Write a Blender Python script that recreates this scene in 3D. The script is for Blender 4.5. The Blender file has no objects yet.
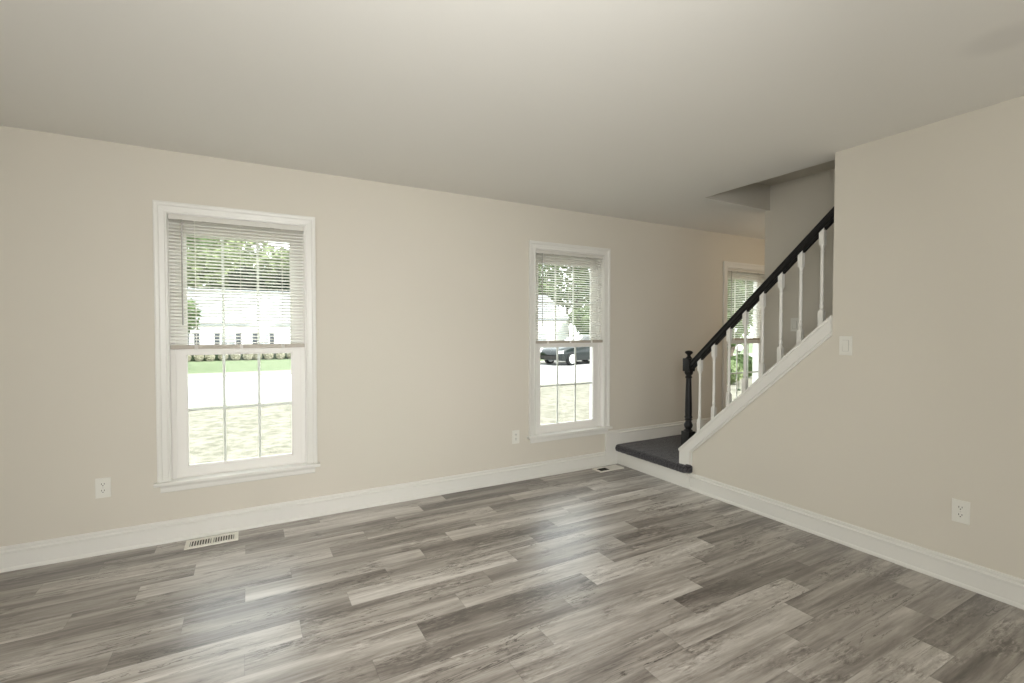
import bpy, bmesh, math, random
from mathutils import Vector, Matrix, noise
random.seed(7)
S = bpy.context.scene
C = S.collection
R = math.radians

# ------------------------------------------------------------------ camera
CAM_H = 1.327
cam_d = bpy.data.cameras.new('camera'); cam = bpy.data.objects.new('camera', cam_d); C.objects.link(cam)
cam_d.sensor_fit = 'HORIZONTAL'; cam_d.sensor_width = 36.0
cam_d.lens = 476.7 / 1024 * 36.0
cam_d.clip_start = 0.02; cam_d.clip_end = 400
cam.location = (0, 0, CAM_H)
cam.rotation_euler = (R(90 - 1.33), 0, R(-29.026))
S.camera = cam

# ------------------------------------------------------------------ world, sun, fill lights, lamps, exposure
vs = S.view_settings
S.display_settings.display_device = 'sRGB'
vs.view_transform = 'Standard'; vs.look = 'None'; vs.gamma = 1.0; vs.use_curve_mapping = False
vs.exposure = 0.0
w = bpy.data.worlds.new('sky'); S.world = w; w.use_nodes = True
wn = w.node_tree.nodes; wl = w.node_tree.links
bg = wn['Background']; bg.inputs[0].default_value = (0.93, 0.97, 1.0, 1); bg.inputs[1].default_value = 4.4

def lamp(name, kind, loc, rot, energy, color=(1, 1, 1), **kw):
    d = bpy.data.lights.new(name, kind); d.energy = energy; d.color = color
    for k, v in kw.items(): setattr(d, k, v)
    o = bpy.data.objects.new(name, d); C.objects.link(o); o.location = loc; o.rotation_euler = rot
    return o
lamp('sun', 'SUN', (0, 0, 10), (R(38), R(14), 0), 8.5, (1.0, 0.97, 0.92), angle=R(1.0))
# fill areas added behind, beside and in the foyer; photographer's flash; foyer lamp
lamp('back_fill', 'AREA', (0.7, -2.76, 1.10), (R(90), 0, 0), 37, (1.0, 1.0, 0.99), shape='RECTANGLE', size=2.2, size_y=1.9)  # added fill in front of the closed back wall, no door there
lamp('side_fill', 'AREA', (-2.68, -0.9, 1.10), (R(90), 0, R(-90)), 70, (1.0, 1.0, 0.99), shape='RECTANGLE', size=1.8, size_y=1.9)  # added fill at the closed left wall, brightens the right side
lamp('bounce_flash', 'AREA', (0.25, 0.2, 1.75), (R(180 - 18), 0, R(-29)), 15, (1.0, 1.0, 0.99), shape='DISK', size=0.35)
lamp('direct_flash', 'AREA', (0.2, -0.3, 1.6), (R(78), 0, R(-12)), 23, (1.0, 1.0, 0.99), shape='DISK', size=0.5, spread=R(110))
lamp('foyer_light', 'POINT', (5.5, 2.2, 2.1), (0, 0, 0), 15, (1.0, 0.78, 0.54), shadow_soft_size=0.12)
lamp('foyer_fill', 'AREA', (6.9, 1.8, 1.1), (R(90), 0, R(90)), 7, (1.0, 0.98, 0.95), shape='RECTANGLE', size=1.0, size_y=1.9)  # added fill at the closed foyer wall, no opening behind it

# ------------------------------------------------------------------ constants (metres)
D = 3.635          # inner face of the window wall (plane y)
W = 3.231          # room face of the stair wall (plane x)
H = 2.44           # ceiling
T = 0.12           # partition thickness
FX = 4.25          # far wall of the stairwell
XL, YB = -2.7, -2.8
GZ = -0.45         # ground outside
HOLE_Y = 2.735

# ------------------------------------------------------------------ materials
def new_mat(name):
    m = bpy.data.materials.new(name); m.use_nodes = True
    n = m.node_tree.nodes; l = m.node_tree.links
    return m, n, l, n['Principled BSDF']
def N(n, t, **kw):
    x = n.new(t)
    for k, v in kw.items(): setattr(x, k, v)
    return x
def plain(name, col, rough=0.5, spec=0.5, metal=0.0, var=0.0, vscale=8.0, bump=0.0, bscale=200.0, coat=0.0):
    m, n, l, b = new_mat(name)
    b.inputs['Roughness'].default_value = rough
    b.inputs['Specular IOR Level'].default_value = spec
    b.inputs['Metallic'].default_value = metal
    if coat: b.inputs['Coat Weight'].default_value = coat
    tc = N(n, 'ShaderNodeTexCoord')
    nz = N(n, 'ShaderNodeTexNoise'); nz.inputs['Scale'].default_value = vscale; nz.inputs['Detail'].default_value = 4
    l.new(tc.outputs['Object'], nz.inputs['Vector'])
    mp = N(n, 'ShaderNodeMapRange'); mp.inputs['To Min'].default_value = 1 - var; mp.inputs['To Max'].default_value = 1 + var
    l.new(nz.outputs['Fac'], mp.inputs['Value'])
    mx = N(n, 'ShaderNodeVectorMath', operation='SCALE'); mx.inputs[0].default_value = col[:3]
    l.new(mp.outputs['Result'], mx.inputs['Scale']); l.new(mx.outputs['Vector'], b.inputs['Base Color'])
    if bump:
        n2 = N(n, 'ShaderNodeTexNoise'); n2.inputs['Scale'].default_value = bscale; n2.inputs['Detail'].default_value = 3
        l.new(tc.outputs['Object'], n2.inputs['Vector'])
        bp = N(n, 'ShaderNodeBump'); bp.inputs['Strength'].default_value = bump; bp.inputs['Distance'].default_value = 0.002
        l.new(n2.outputs['Fac'], bp.inputs['Height']); l.new(bp.outputs['Normal'], b.inputs['Normal'])
    return m
M = {}
M['wall'] = plain('wall_paint', (0.612, 0.577, 0.497), 0.75, 0.25, var=0.015, vscale=2, bump=0.04, bscale=350)
M['stairwell'] = M['wall']
M['trim'] = plain('white_trim_paint', (0.70, 0.69, 0.64), 0.38, 0.45, var=0.01)
M['sash'] = plain('white_vinyl', (0.76, 0.745, 0.70), 0.4, 0.45)
M['plate'] = plain('ivory_plastic', (0.70, 0.69, 0.625), 0.35, 0.5)
M['dark'] = plain('dark_slot', (0.03, 0.028, 0.025), 0.7, 0.2)
M['slotgrey'] = plain('grey_slot', (0.30, 0.29, 0.26), 0.7, 0.2)
M['ductgrey'] = plain('grey_duct', (0.12, 0.115, 0.10), 0.7, 0.2)
M['metal'] = plain('satin_nickel', (0.6, 0.58, 0.54), 0.35, 0.5, 0.9)
M['black'] = plain('black_satin_paint', (0.007, 0.0068, 0.0066), 0.42, 0.28, var=0.15, vscale=30)
M['vent'] = plain('white_enamel', (0.82, 0.79, 0.72), 0.4, 0.45)

# ceiling: matte paint with one faint smudge
m, n, l, b = new_mat('ceiling_paint'); M['ceiling'] = m
b.inputs['Roughness'].default_value = 0.85; b.inputs['Specular IOR Level'].default_value = 0.2
geo = N(n, 'ShaderNodeNewGeometry')
d1 = N(n, 'ShaderNodeVectorMath', operation='DISTANCE'); d1.inputs[1].default_value = (2.54, 0.71, H)
l.new(geo.outputs['Position'], d1.inputs[0])
mr = N(n, 'ShaderNodeMapRange', interpolation_type='SMOOTHSTEP'); mr.inputs['From Min'].default_value = 0.05; mr.inputs['From Max'].default_value = 0.15
mr.inputs['To Min'].default_value = 0.91; mr.inputs['To Max'].default_value = 1.0
l.new(d1.outputs['Value'], mr.inputs['Value'])
sc = N(n, 'ShaderNodeVectorMath', operation='SCALE'); sc.inputs[0].default_value = (0.80, 0.785, 0.735)
l.new(mr.outputs['Result'], sc.inputs['Scale']); l.new(sc.outputs['Vector'], b.inputs['Base Color'])

# weathered grey-brown vinyl planks; tone / rnd come per plank
def floor_material():
    m, n, l, b = new_mat('weathered_plank')
    tc = N(n, 'ShaderNodeTexCoord')
    at = N(n, 'ShaderNodeAttribute', attribute_name='tone')
    ar = N(n, 'ShaderNodeAttribute', attribute_name='rnd')
    uv = N(n, 'ShaderNodeUVMap', uv_map='UVMap')
    off = N(n, 'ShaderNodeVectorMath', operation='SCALE'); off.inputs['Scale'].default_value = 37.0
    l.new(ar.outputs['Vector'], off.inputs[0])
    def coords(sx, sy):
        mu = N(n, 'ShaderNodeVectorMath', operation='MULTIPLY'); mu.inputs[1].default_value = (sx, sy, 1)
        l.new(tc.outputs['Object'], mu.inputs[0])
        ad = N(n, 'ShaderNodeVectorMath', operation='ADD'); l.new(mu.outputs['Vector'], ad.inputs[0]); l.new(off.outputs['Vector'], ad.inputs[1])
        return ad.outputs['Vector']
    def nz(sx, sy, detail, rough=0.6, dist=0.0):
        t = N(n, 'ShaderNodeTexNoise'); t.inputs['Scale'].default_value = 1.0; t.inputs['Detail'].default_value = detail
        t.inputs['Roughness'].default_value = rough; t.inputs['Distortion'].default_value = dist
        l.new(coords(sx, sy), t.inputs['Vector']); return t.outputs['Fac']
    def math_(op, a, bb, c=None):
        x = N(n, 'ShaderNodeMath', operation=op)
        for i, v in enumerate((a, bb, c)):
            if v is None: continue
            if isinstance(v, (int, float)): x.inputs[i].default_value = v
            else: l.new(v, x.inputs[i])
        return x.outputs['Value']
    broad = nz(0.9, 11.0, 3, 0.55, 0.5)          # long soft bands
    streak = nz(5.0, 60.0, 6, 0.7, 0.3)         # fine grain
    fleck = nz(16.0, 70.0, 5, 0.75, 0.5)             # ticking
    blot = nz(3.0, 6.0, 4, 0.6, 0.8)
    v = math_('MULTIPLY_ADD', broad, 1.5, -0.75)
    v = math_('ADD', v, at.outputs['Fac'])
    v = math_('ADD', v, math_('MULTIPLY_ADD', streak, 0.8, -0.4))
    # flecks only bite where the blotch noise is strong
    bl = N(n, 'ShaderNodeMapRange'); bl.inputs['From Min'].default_value = 0.5; bl.inputs['From Max'].default_value = 0.68
    l.new(blot, bl.inputs['Value'])
    fl = math_('MULTIPLY_ADD', fleck, 2.0, -1.0)
    v = math_('ADD', v, math_('MULTIPLY', math_('MULTIPLY', bl.outputs['Result'], fl), 1.3))
    v = math_('SUBTRACT', v, math_('MULTIPLY', bl.outputs['Result'], 0.10))
    # thin dark cracks along the grain
    cr = nz(1.6, 15.0, 5, 0.65, 1.2)
    ca = math_('ABSOLUTE', math_('SUBTRACT', cr, 0.5), None)
    cm = N(n, 'ShaderNodeMapRange'); cm.inputs['From Min'].default_value = 0.0; cm.inputs['From Max'].default_value = 0.016
    cm.inputs['To Min'].default_value = 1.0; cm.inputs['To Max'].default_value = 0.0
    l.new(ca, cm.inputs['Value'])
    mask = nz(2.0, 5.0, 2, 0.5)
    mk = N(n, 'ShaderNodeMapRange'); mk.inputs['From Min'].default_value = 0.52; mk.inputs['From Max'].default_value = 0.62
    l.new(mask, mk.inputs['Value'])
    v = math_('SUBTRACT', v, math_('MULTIPLY', math_('MULTIPLY', cm.outputs['Result'], mk.outputs['Result']), 0.70))
    rp = N(n, 'ShaderNodeValToRGB'); e = rp.color_ramp.elements
    e[0].position = 0.0; e[0].color = (0.085, 0.073, 0.062, 1)
    e[1].position = 1.0; e[1].color = (0.64, 0.605, 0.56, 1)
    for pos, col in ((0.25, (0.180, 0.157, 0.138, 1)), (0.5, (0.318, 0.288, 0.255, 1)), (0.72, (0.455, 0.423, 0.382, 1))):
        x = e.new(pos); x.color = col
    l.new(v, rp.inputs['Fac'])
    # seams
    sx = N(n, 'ShaderNodeSeparateXYZ'); l.new(uv.outputs['UV'], sx.inputs[0])
    def edge(o, size):
        a = math_('MINIMUM', o, math_('SUBTRACT', size, o))
        q = N(n, 'ShaderNodeMapRange'); q.inputs['From Min'].default_value = 0.0004; q.inputs['From Max'].default_value = 0.0022
        l.new(a, q.inputs['Value']); return q.outputs['Result']
    s = math_('MINIMUM', edge(sx.outputs['X'], 0.925), edge(sx.outputs['Y'], 0.142))
    s2 = math_('MULTIPLY_ADD', s, 0.24, 0.76)
    cl = N(n, 'ShaderNodeVectorMath', operation='SCALE'); l.new(rp.outputs['Color'], cl.inputs[0]); l.new(s2, cl.inputs['Scale'])
    l.new(cl.outputs['Vector'], b.inputs['Base Color'])
    b.inputs['Specular IOR Level'].default_value = 0.5
    b.inputs['Coat Weight'].default_value = 0.5; b.inputs['Coat Roughness'].default_value = 0.36
    rr = math_('MULTIPLY_ADD', streak, 0.14, 0.30)
    l.new(rr, b.inputs['Roughness'])
    hh = math_('ADD', math_('MULTIPLY', s, 0.8), math_('MULTIPLY', streak, 0.5))
    bp = N(n, 'ShaderNodeBump'); bp.inputs['Strength'].default_value = 0.35; bp.inputs['Distance'].default_value = 0.0008
    l.new(hh, bp.inputs['Height']); l.new(bp.outputs['Normal'], b.inputs['Normal'])
    return m
M['floor'] = floor_material()

# carpet
m, n, l, b = new_mat('charcoal_carpet'); M['carpet'] = m
b.inputs['Roughness'].default_value = 0.95; b.inputs['Specular IOR Level'].default_value = 0.1
b.inputs['Sheen Weight'].default_value = 0.25
tc = N(n, 'ShaderNodeTexCoord')
v1 = N(n, 'ShaderNodeTexNoise'); v1.inputs['Scale'].default_value = 110; v1.inputs['Detail'].default_value = 3; v1.inputs['Roughness'].default_value = 0.75
l.new(tc.outputs['Object'], v1.inputs['Vector'])
rp = N(n, 'ShaderNodeValToRGB'); rp.color_ramp.elements[0].position = 0.40; rp.color_ramp.elements[0].color = (0.010, 0.0095, 0.011, 1)
rp.color_ramp.elements[1].position = 0.66; rp.color_ramp.elements[1].color = (0.092, 0.086, 0.091, 1)
l.new(v1.outputs['Fac'], rp.inputs['Fac']); l.new(rp.outputs['Color'], b.inputs['Base Color'])
bp = N(n, 'ShaderNodeBump'); bp.inputs['Strength'].default_value = 0.9; bp.inputs['Distance'].default_value = 0.006
l.new(v1.outputs['Fac'], bp.inputs['Height']); l.new(bp.outputs['Normal'], b.inputs['Normal'])

# window glass: clear, with a weak mirror
m = bpy.data.materials.new('window_glass'); m.use_nodes = True; n = m.node_tree.nodes; l = m.node_tree.links; n.clear(); M['glass'] = m
out = N(n, 'ShaderNodeOutputMaterial'); mix = N(n, 'ShaderNodeMixShader'); tr = N(n, 'ShaderNodeBsdfTransparent'); gl = N(n, 'ShaderNodeBsdfGlossy')
tr.inputs[0].default_value = (0.96, 0.98, 0.97, 1); gl.inputs['Roughness'].default_value = 0.02
fr = N(n, 'ShaderNodeFresnel'); fr.inputs[0].default_value = 1.25
gg = N(n, 'ShaderNodeNewGeometry'); ir = N(n, 'ShaderNodeMapRange'); ir.inputs['To Min'].default_value = 1.25; ir.inputs['To Max'].default_value = 0.8
l.new(gg.outputs['Backfacing'], ir.inputs['Value']); l.new(ir.outputs['Result'], fr.inputs[0])
l.new(fr.outputs[0], mix.inputs[0]); l.new(tr.outputs[0], mix.inputs[1]); l.new(gl.outputs[0], mix.inputs[2]); l.new(mix.outputs[0], out.inputs[0])

# thin white vinyl that lets some light through
def translucent(name, col, k, rough=0.5):
    m = bpy.data.materials.new(name); m.use_nodes = True; n = m.node_tree.nodes; l = m.node_tree.links
    b = n['Principled BSDF']; b.inputs['Base Color'].default_value = (*col, 1); b.inputs['Roughness'].default_value = rough
    t = N(n, 'ShaderNodeBsdfTranslucent'); t.inputs[0].default_value = (*col, 1)
    x = N(n, 'ShaderNodeMixShader'); x.inputs[0].default_value = k
    l.new(b.outputs[0], x.inputs[1]); l.new(t.outputs[0], x.inputs[2]); l.new(x.outputs[0], n['Material Output'].inputs[0])
    return m
M['slat'] = translucent('white_slat', (0.90, 0.89, 0.85), 0.6)
M['railbeige'] = plain('beige_vinyl', (0.44, 0.40, 0.335), 0.45, 0.4)
M['headrail'] = plain('off_white_enamel', (0.60, 0.585, 0.53), 0.4, 0.4)
M['wand'] = plain('clear_wand', (0.42, 0.41, 0.37), 0.2, 0.6)
M['cord'] = plain('white_cord', (0.8, 0.78, 0.72), 0.7, 0.2)

# outdoors
def mottled(name, c1, c2, scale, rough=0.9, k1=0.35, k2=0.65, detail=6):
    m, n, l, b = new_mat(name); b.inputs['Roughness'].default_value = rough; b.inputs['Specular IOR Level'].default_value = 0.15
    tc = N(n, 'ShaderNodeTexCoord'); t = N(n, 'ShaderNodeTexNoise'); t.inputs['Scale'].default_value = scale; t.inputs['Detail'].default_value = detail
    t.inputs['Roughness'].default_value = 0.7
    l.new(tc.outputs['Object'], t.inputs['Vector'])
    r = N(n, 'ShaderNodeValToRGB'); r.color_ramp.elements[0].position = k1; r.color_ramp.elements[0].color = (*c1, 1)
    r.color_ramp.elements[1].position = k2; r.color_ramp.elements[1].color = (*c2, 1)
    l.new(t.outputs['Fac'], r.inputs['Fac']); l.new(r.outputs['Color'], b.inputs['Base Color'])
    return m
M['lawn'] = mottled('dry_lawn', (0.095, 0.093, 0.066), (0.205, 0.193, 0.158), 5.0, k1=0.34, k2=0.58)
M['farlawn'] = mottled('green_lawn', (0.092, 0.125, 0.062), (0.15, 0.178, 0.105), 3.0)
M['street'] = mottled('pale_asphalt', (0.34, 0.335, 0.33), (0.40, 0.395, 0.39), 20.0)
M['concrete'] = mottled('concrete', (0.22, 0.21, 0.185), (0.28, 0.265, 0.235), 12.0)
M['drive'] = mottled('blue_grey_asphalt', (0.13, 0.15, 0.175), (0.17, 0.19, 0.215), 25.0)
def leaf(name, c1, c2):
    m, n, l, b = new_mat(name); b.inputs['Roughness'].default_value = 0.6; b.inputs['Specular IOR Level'].default_value = 0.25
    tc = N(n, 'ShaderNodeTexCoord'); t = N(n, 'ShaderNodeTexNoise'); t.inputs['Scale'].default_value = 1.7; t.inputs['Detail'].default_value = 5
    l.new(tc.outputs['Object'], t.inputs['Vector'])
    r = N(n, 'ShaderNodeValToRGB'); r.color_ramp.elements[0].position = 0.35; r.color_ramp.elements[0].color = (*c1, 1)
    r.color_ramp.elements[1].position = 0.65; r.color_ramp.elements[1].color = (*c2, 1)
    l.new(t.outputs['Fac'], r.inputs['Fac']); l.new(r.outputs['Color'], b.inputs['Base Color'])
    tl = N(n, 'ShaderNodeBsdfTranslucent'); l.new(r.outputs['Color'], tl.inputs[0])
    x = N(n, 'ShaderNodeMixShader'); x.inputs[0].default_value = 0.35
    l.new(b.outputs[0], x.inputs[1]); l.new(tl.outputs[0], x.inputs[2]); l.new(x.outputs[0], n['Material Output'].inputs[0])
    return m
M['leaf'] = leaf('green_leaves', (0.07, 0.115, 0.04), (0.17, 0.235, 0.095))
M['leafpale'] = leaf('pale_green_leaves', (0.14, 0.19, 0.08), (0.30, 0.35, 0.18))
M['leafdark'] = leaf('dark_green_leaves', (0.018, 0.032, 0.016), (0.045, 0.068, 0.032))
M['bloom'] = leaf('cream_shrub_leaves', (0.24, 0.235, 0.16), (0.50, 0.47, 0.37))
M['bark'] = mottled('bark', (0.09, 0.07, 0.05), (0.18, 0.15, 0.12), 14.0)
M['siding'] = plain('white_siding', (0.70, 0.70, 0.69), 0.6, 0.3)
M['roof'] = mottled('light_grey_shingles', (0.20, 0.21, 0.225), (0.26, 0.27, 0.285), 9.0)
M['shutter'] = plain('slate_shutter', (0.05, 0.055, 0.065), 0.5, 0.3)
M['houseglass'] = plain('house_window_glass', (0.30, 0.33, 0.36), 0.08, 0.8)
M['carpaint'] = plain('dark_green_car_paint', (0.008, 0.012, 0.0115), 0.25, 0.4, coat=0.3)
M['carglass'] = plain('car_glass', (0.03, 0.035, 0.04), 0.05, 0.9)
M['tyre'] = plain('tyre_rubber', (0.02, 0.02, 0.02), 0.8, 0.2)
M['alloy'] = plain('alloy_wheel', (0.62, 0.62, 0.62), 0.3, 0.5, 0.3)
M['lens'] = plain('headlight_lens', (0.85, 0.86, 0.88), 0.1, 0.8)
M['globe'] = plain('white_globe_glass', (0.88, 0.87, 0.85), 0.25, 0.5)

# ------------------------------------------------------------------ mesh helpers
class MB:
    def __init__(s): s.bm = bmesh.new()
    def box(s, x0, x1, y0, y1, z0, z1, bev=0.0, seg=2):
        t = bmesh.new(); bmesh.ops.create_cube(t, size=1.0)
        for v in t.verts:
            v.co = Vector(((x0 + x1) / 2 + v.co.x * (x1 - x0), (y0 + y1) / 2 + v.co.y * (y1 - y0), (z0 + z1) / 2 + v.co.z * (z1 - z0)))
        if bev: bmesh.ops.bevel(t, geom=t.edges[:], offset=bev, segments=seg, profile=0.7, affect='EDGES')
        s.add(t); return s
    def add(s, t, mat=None):
        if mat is not None: t.transform(mat)
        me = bpy.data.meshes.new('tmp'); t.to_mesh(me); t.free(); s.bm.from_mesh(me); bpy.data.meshes.remove(me)
    def prism(s, pts, axis, a, b):
        """extrude a closed 2-D outline along axis: 'x' (y,z), 'y' (x,z), 'z' (x,y)"""
        def P(p, t):
            return {'x': (t, p[0], p[1]), 'y': (p[0], t, p[1]), 'z': (p[0], p[1], t)}[axis]
        t = bmesh.new()
        A = [t.verts.new(P(p, a)) for p in pts]; B = [t.verts.new(P(p, b)) for p in pts]
        k = len(pts)
        t.faces.new(A); t.faces.new(B[::-1])
        for i in range(k): t.faces.new((A[i], A[(i + 1) % k], B[(i + 1) % k], B[i]))
        bmesh.ops.recalc_face_normals(t, faces=t.faces[:])
        s.add(t); return s
    def lathe(s, prof, cx, cy, z0=0.0, seg=24, mat=None, squash=None):
        t = bmesh.new(); rings = []
        for r, z in prof:
            rings.append([t.verts.new((cx + r * math.cos(2 * math.pi * i / seg), cy + r * math.sin(2 * math.pi * i / seg), z0 + z)) for i in range(seg)])
        for a, b in zip(rings, rings[1:]):
            for i in range(seg): t.faces.new((a[i], a[(i + 1) % seg], b[(i + 1) % seg], b[i]))
        t.faces.new(rings[0][::-1]); t.faces.new(rings[-1])
        bmesh.ops.recalc_face_normals(t, faces=t.faces[:])
        s.add(t, mat); return s
    def tube(s, pts, radii, seg=10):
        t = bmesh.new(); rings = []
        for i, p in enumerate(pts):
            p = Vector(p); a = Vector(pts[max(i - 1, 0)]); b = Vector(pts[min(i + 1, len(pts) - 1)])
            d = (b - a).normalized(); u = d.orthogonal().normalized(); v = d.cross(u)
            if i and rings:
                u = (uprev - d * uprev.dot(d)).normalized(); v = d.cross(u)
            uprev = u; r = radii[i] if isinstance(radii, (list, tuple)) else radii
            rings.append([t.verts.new(p + (u * math.cos(2 * math.pi * k / seg) + v * math.sin(2 * math.pi * k / seg)) * r) for k in range(seg)])
        for a, b in zip(rings, rings[1:]):
            for k in range(seg): t.faces.new((a[k], a[(k + 1) % seg], b[(k + 1) % seg], b[k]))
        t.faces.new(rings[0][::-1]); t.faces.new(rings[-1])
        bmesh.ops.recalc_face_normals(t, faces=t.faces[:])
        s.add(t); return s
    def quad(s, *ps):
        s.bm.faces.new([s.bm.verts.new(p) for p in ps]); return s
    def build(s, name, mat, parent=None, loc=None, smooth=False, rot=None):
        me = bpy.data.meshes.new(name); s.bm.to_mesh(me); s.bm.free()
        me.materials.append(mat)
        if smooth:
            for p in me.polygons: p.use_smooth = True
            me.set_sharp_from_angle(angle=R(38))
        o = bpy.data.objects.new(name, me); C.objects.link(o)
        if parent is not None: o.parent = parent
        if loc is not None: o.location = loc
        if rot is not None: o.rotation_euler = rot
        return o

def tag(o, label=None, cat=None, group=None, kind=None):
    if label: o['label'] = label
    if cat: o['category'] = cat
    if group: o['group'] = group
    if kind: o['kind'] = kind
    return o
def empty(name, loc, rotz=0.0):
    o = bpy.data.objects.new(name, None); C.objects.link(o); o.location = loc; o.rotation_euler = (0, 0, rotz)
    o.empty_display_size = 0.1
    return o
def struct(o, label, cat): return tag(o, label, cat, kind='structure')
def copy_tree(o, parent=None):
    c = o.copy(); C.objects.link(c)
    if parent is not None: c.parent = parent
    for ch in list(o.children): copy_tree(ch, c)
    return c

def slab_with_holes(axis, t0, t1, us, vs_, holes):
    """plate between t0 and t1 along axis, cut by rectangular holes (u0,u1,v0,v1)"""
    us = sorted(set(us) | {h[0] for h in holes} | {h[1] for h in holes}); vs_ = sorted(set(vs_) | {h[2] for h in holes} | {h[3] for h in holes})
    def P(u, v, t): return {'y': (u, t, v), 'x': (t, u, v), 'z': (u, v, t)}[axis]
    bm = bmesh.new(); cache = {}
    def V(u, v, t):
        k = (round(u, 5), round(v, 5), t)
        if k not in cache: cache[k] = bm.verts.new(P(u, v, t))
        return cache[k]
    def solid(i, j):
        if i < 0 or j < 0 or i >= len(us) - 1 or j >= len(vs_) - 1: return False
        cu, cv = (us[i] + us[i + 1]) / 2, (vs_[j] + vs_[j + 1]) / 2
        return not any(h[0] < cu < h[1] and h[2] < cv < h[3] for h in holes)
    for i in range(len(us) - 1):
        for j in range(len(vs_) - 1):
            if not solid(i, j): continue
            a, b, c, d = us[i], us[i + 1], vs_[j], vs_[j + 1]
            bm.faces.new((V(a, c, t0), V(b, c, t0), V(b, d, t0), V(a, d, t0)))
            bm.faces.new((V(a, c, t1), V(a, d, t1), V(b, d, t1), V(b, c, t1)))
            if not solid(i - 1, j): bm.faces.new((V(a, c, t0), V(a, d, t0), V(a, d, t1), V(a, c, t1)))
            if not solid(i + 1, j): bm.faces.new((V(b, c, t0), V(b, c, t1), V(b, d, t1), V(b, d, t0)))
            if not solid(i, j - 1): bm.faces.new((V(a, c, t0), V(a, c, t1), V(b, c, t1), V(b, c, t0)))
            if not solid(i, j + 1): bm.faces.new((V(a, d, t0), V(b, d, t0), V(b, d, t1), V(a, d, t1)))
    bmesh.ops.recalc_face_normals(bm, faces=bm.faces[:])
    mb = MB(); mb.bm.free(); mb.bm = bm
    return mb

# ------------------------------------------------------------------ room shell
WIN_X = (-0.036, 2.646, 5.258)
HW, WZ0, WZ1 = 0.393, 0.385, 2.055
XR = 7.0
holes = [(cx - HW, cx + HW, WZ0 - 0.02, WZ1) for cx in WIN_X]
struct(slab_with_holes('y', D, D + 0.16, [XL - T, XR + T], [GZ - 0.1, 2.69], holes).build('wall_front', M['wall']), 'long greige wall holding the white double-hung windows', 'wall')
# stair wall: full height towards the camera, sloped knee wall under the railing
SL = 0.916
def capz(y): return 0.319 + SL * (2.848 - y)
WE = 1.652       # end of the full-height wall
struct(MB().prism([(YB, 0), (YB, H), (WE, H), (WE, capz(WE) - 0.02), (2.79, capz(2.79) - 0.02), (2.79, 0)], 'x', W, W + T).build('wall_right', M['wall']), 'greige right wall with a sloped lower part below the stair railing', 'wall')
struct(MB().box(FX, FX + T, YB, 2.775, 0, H).box(FX, FX + T, YB, HOLE_Y, H, 2.665).build('wall_stairwell', M['stairwell']), 'grey stairwell wall behind the white balusters', 'wall')
struct(MB().box(XL - T, XL, YB, D, 0, H).build('wall_left', M['wall']), 'greige side wall at the left of the camera', 'wall')
struct(MB().box(XL - T, XR + T, YB - T, YB, 0, H).build('wall_back', M['wall']), 'greige back wall behind the camera', 'wall')
struct(MB().box(XR, XR + T, YB, D, 0, H).build('wall_foyer', M['wall']), 'greige foyer wall beyond the stairs', 'wall')
struct(slab_with_holes('z', H, 2.665, [XL - T, XR + T], [YB - T, D + 0.0], [(W + T + 0.012, FX + 0.03, -0.6, HOLE_Y)]).build('ceiling', M['ceiling']), 'flat off-white ceiling with the stairwell opening', 'ceiling')
up = MB()
up.box(W + T + 0.013, FX, HOLE_Y - 0.006, HOLE_Y - 0.0005, H + .0005, 2.665)
up.box(W - 0.05, FX + T + 0.1, 1.9, HOLE_Y + 0.2, 2.665, 2.76)
up.box(W, W + T, -0.7, 1.9, 2.665, 4.9); up.box(FX, FX + T, -0.7, 1.9, 2.665, 4.9)
up.box(W, FX + T, 1.9, 2.0, 2.76, 4.9); up.box(W, FX + T, -0.8, -0.7, 2.665, 4.9); up.box(W, FX + T, -0.8, 2.0, 4.9, 5.0)
struct(up.build('wall_upper', M['wall']), 'shaded bulkhead and upper stairwell walls above the ceiling opening', 'wall')

# floor: one mesh of staggered planks
PLW, PLL = 0.142, 0.925
tones = {(-2, -1): .72, (-2, 0): .36, (-1, -1): .34, (-1, 0): .60, (-1, 1): .62, (-1, 2): .34, (0, -1): .74, (0, -2): .36, (0, 0): .40, (0, 1): .58,
         (1, 0): .52, (1, 1): .66, (1, -1): .40, (2, 0): .66, (2, 1): .36, (2, -1): .40, (2, 2): .52, (3, -1): .66, (3, 0): .44, (3, 1): .50, (3, 2): .40,
         (4, -1): .34, (4, 0): .78, (4, 1): .60, (4, 2): .40, (5, -1): .78, (5, 0): .46, (5, 1): .50, (5, 2): .40, (6, 0): .72, (6, 1): .74, (6, 2): .34, (6, -1): .55,
         (7, -1): .60, (7, 0): .60, (7, 1): .36, (7, 2): .76, (7, 3): .34, (8, 0): .44, (8, 1): .58, (8, 2): .46, (9, 0): .52, (9, 1): .70, (9, 2): .40, (9, 3): .42,
         (10, 1): .66, (10, 2): .30, (10, 3): .40, (10, 0): .50, (11, 2): .70, (11, 3): .30, (11, 1): .40, (11, 0): .55, (12, 1): .62, (12, 2): .34, (12, 3): .66, (12, 0): .52,
         (13, 2): .36, (13, 3): .42, (13, 1): .60, (13, 4): .30, (14, 1): .34, (14, 2): .60, (14, 3): .34, (15, 2): .62, (15, 3): .34, (15, 1): .42, (15, 4): .48, (16, 3): .62, (16, 2): .35, (16, 4): .34}
offs = {0: .425, 1: .194, 2: -.025, 3: -.27}
bm = bmesh.new(); uvl = bm.loops.layers.uv.new('UVMap'); tl = bm.faces.layers.float.new('tone'); rl = bm.faces.layers.float_vector.new('rnd')
rng = random.Random(11)
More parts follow.
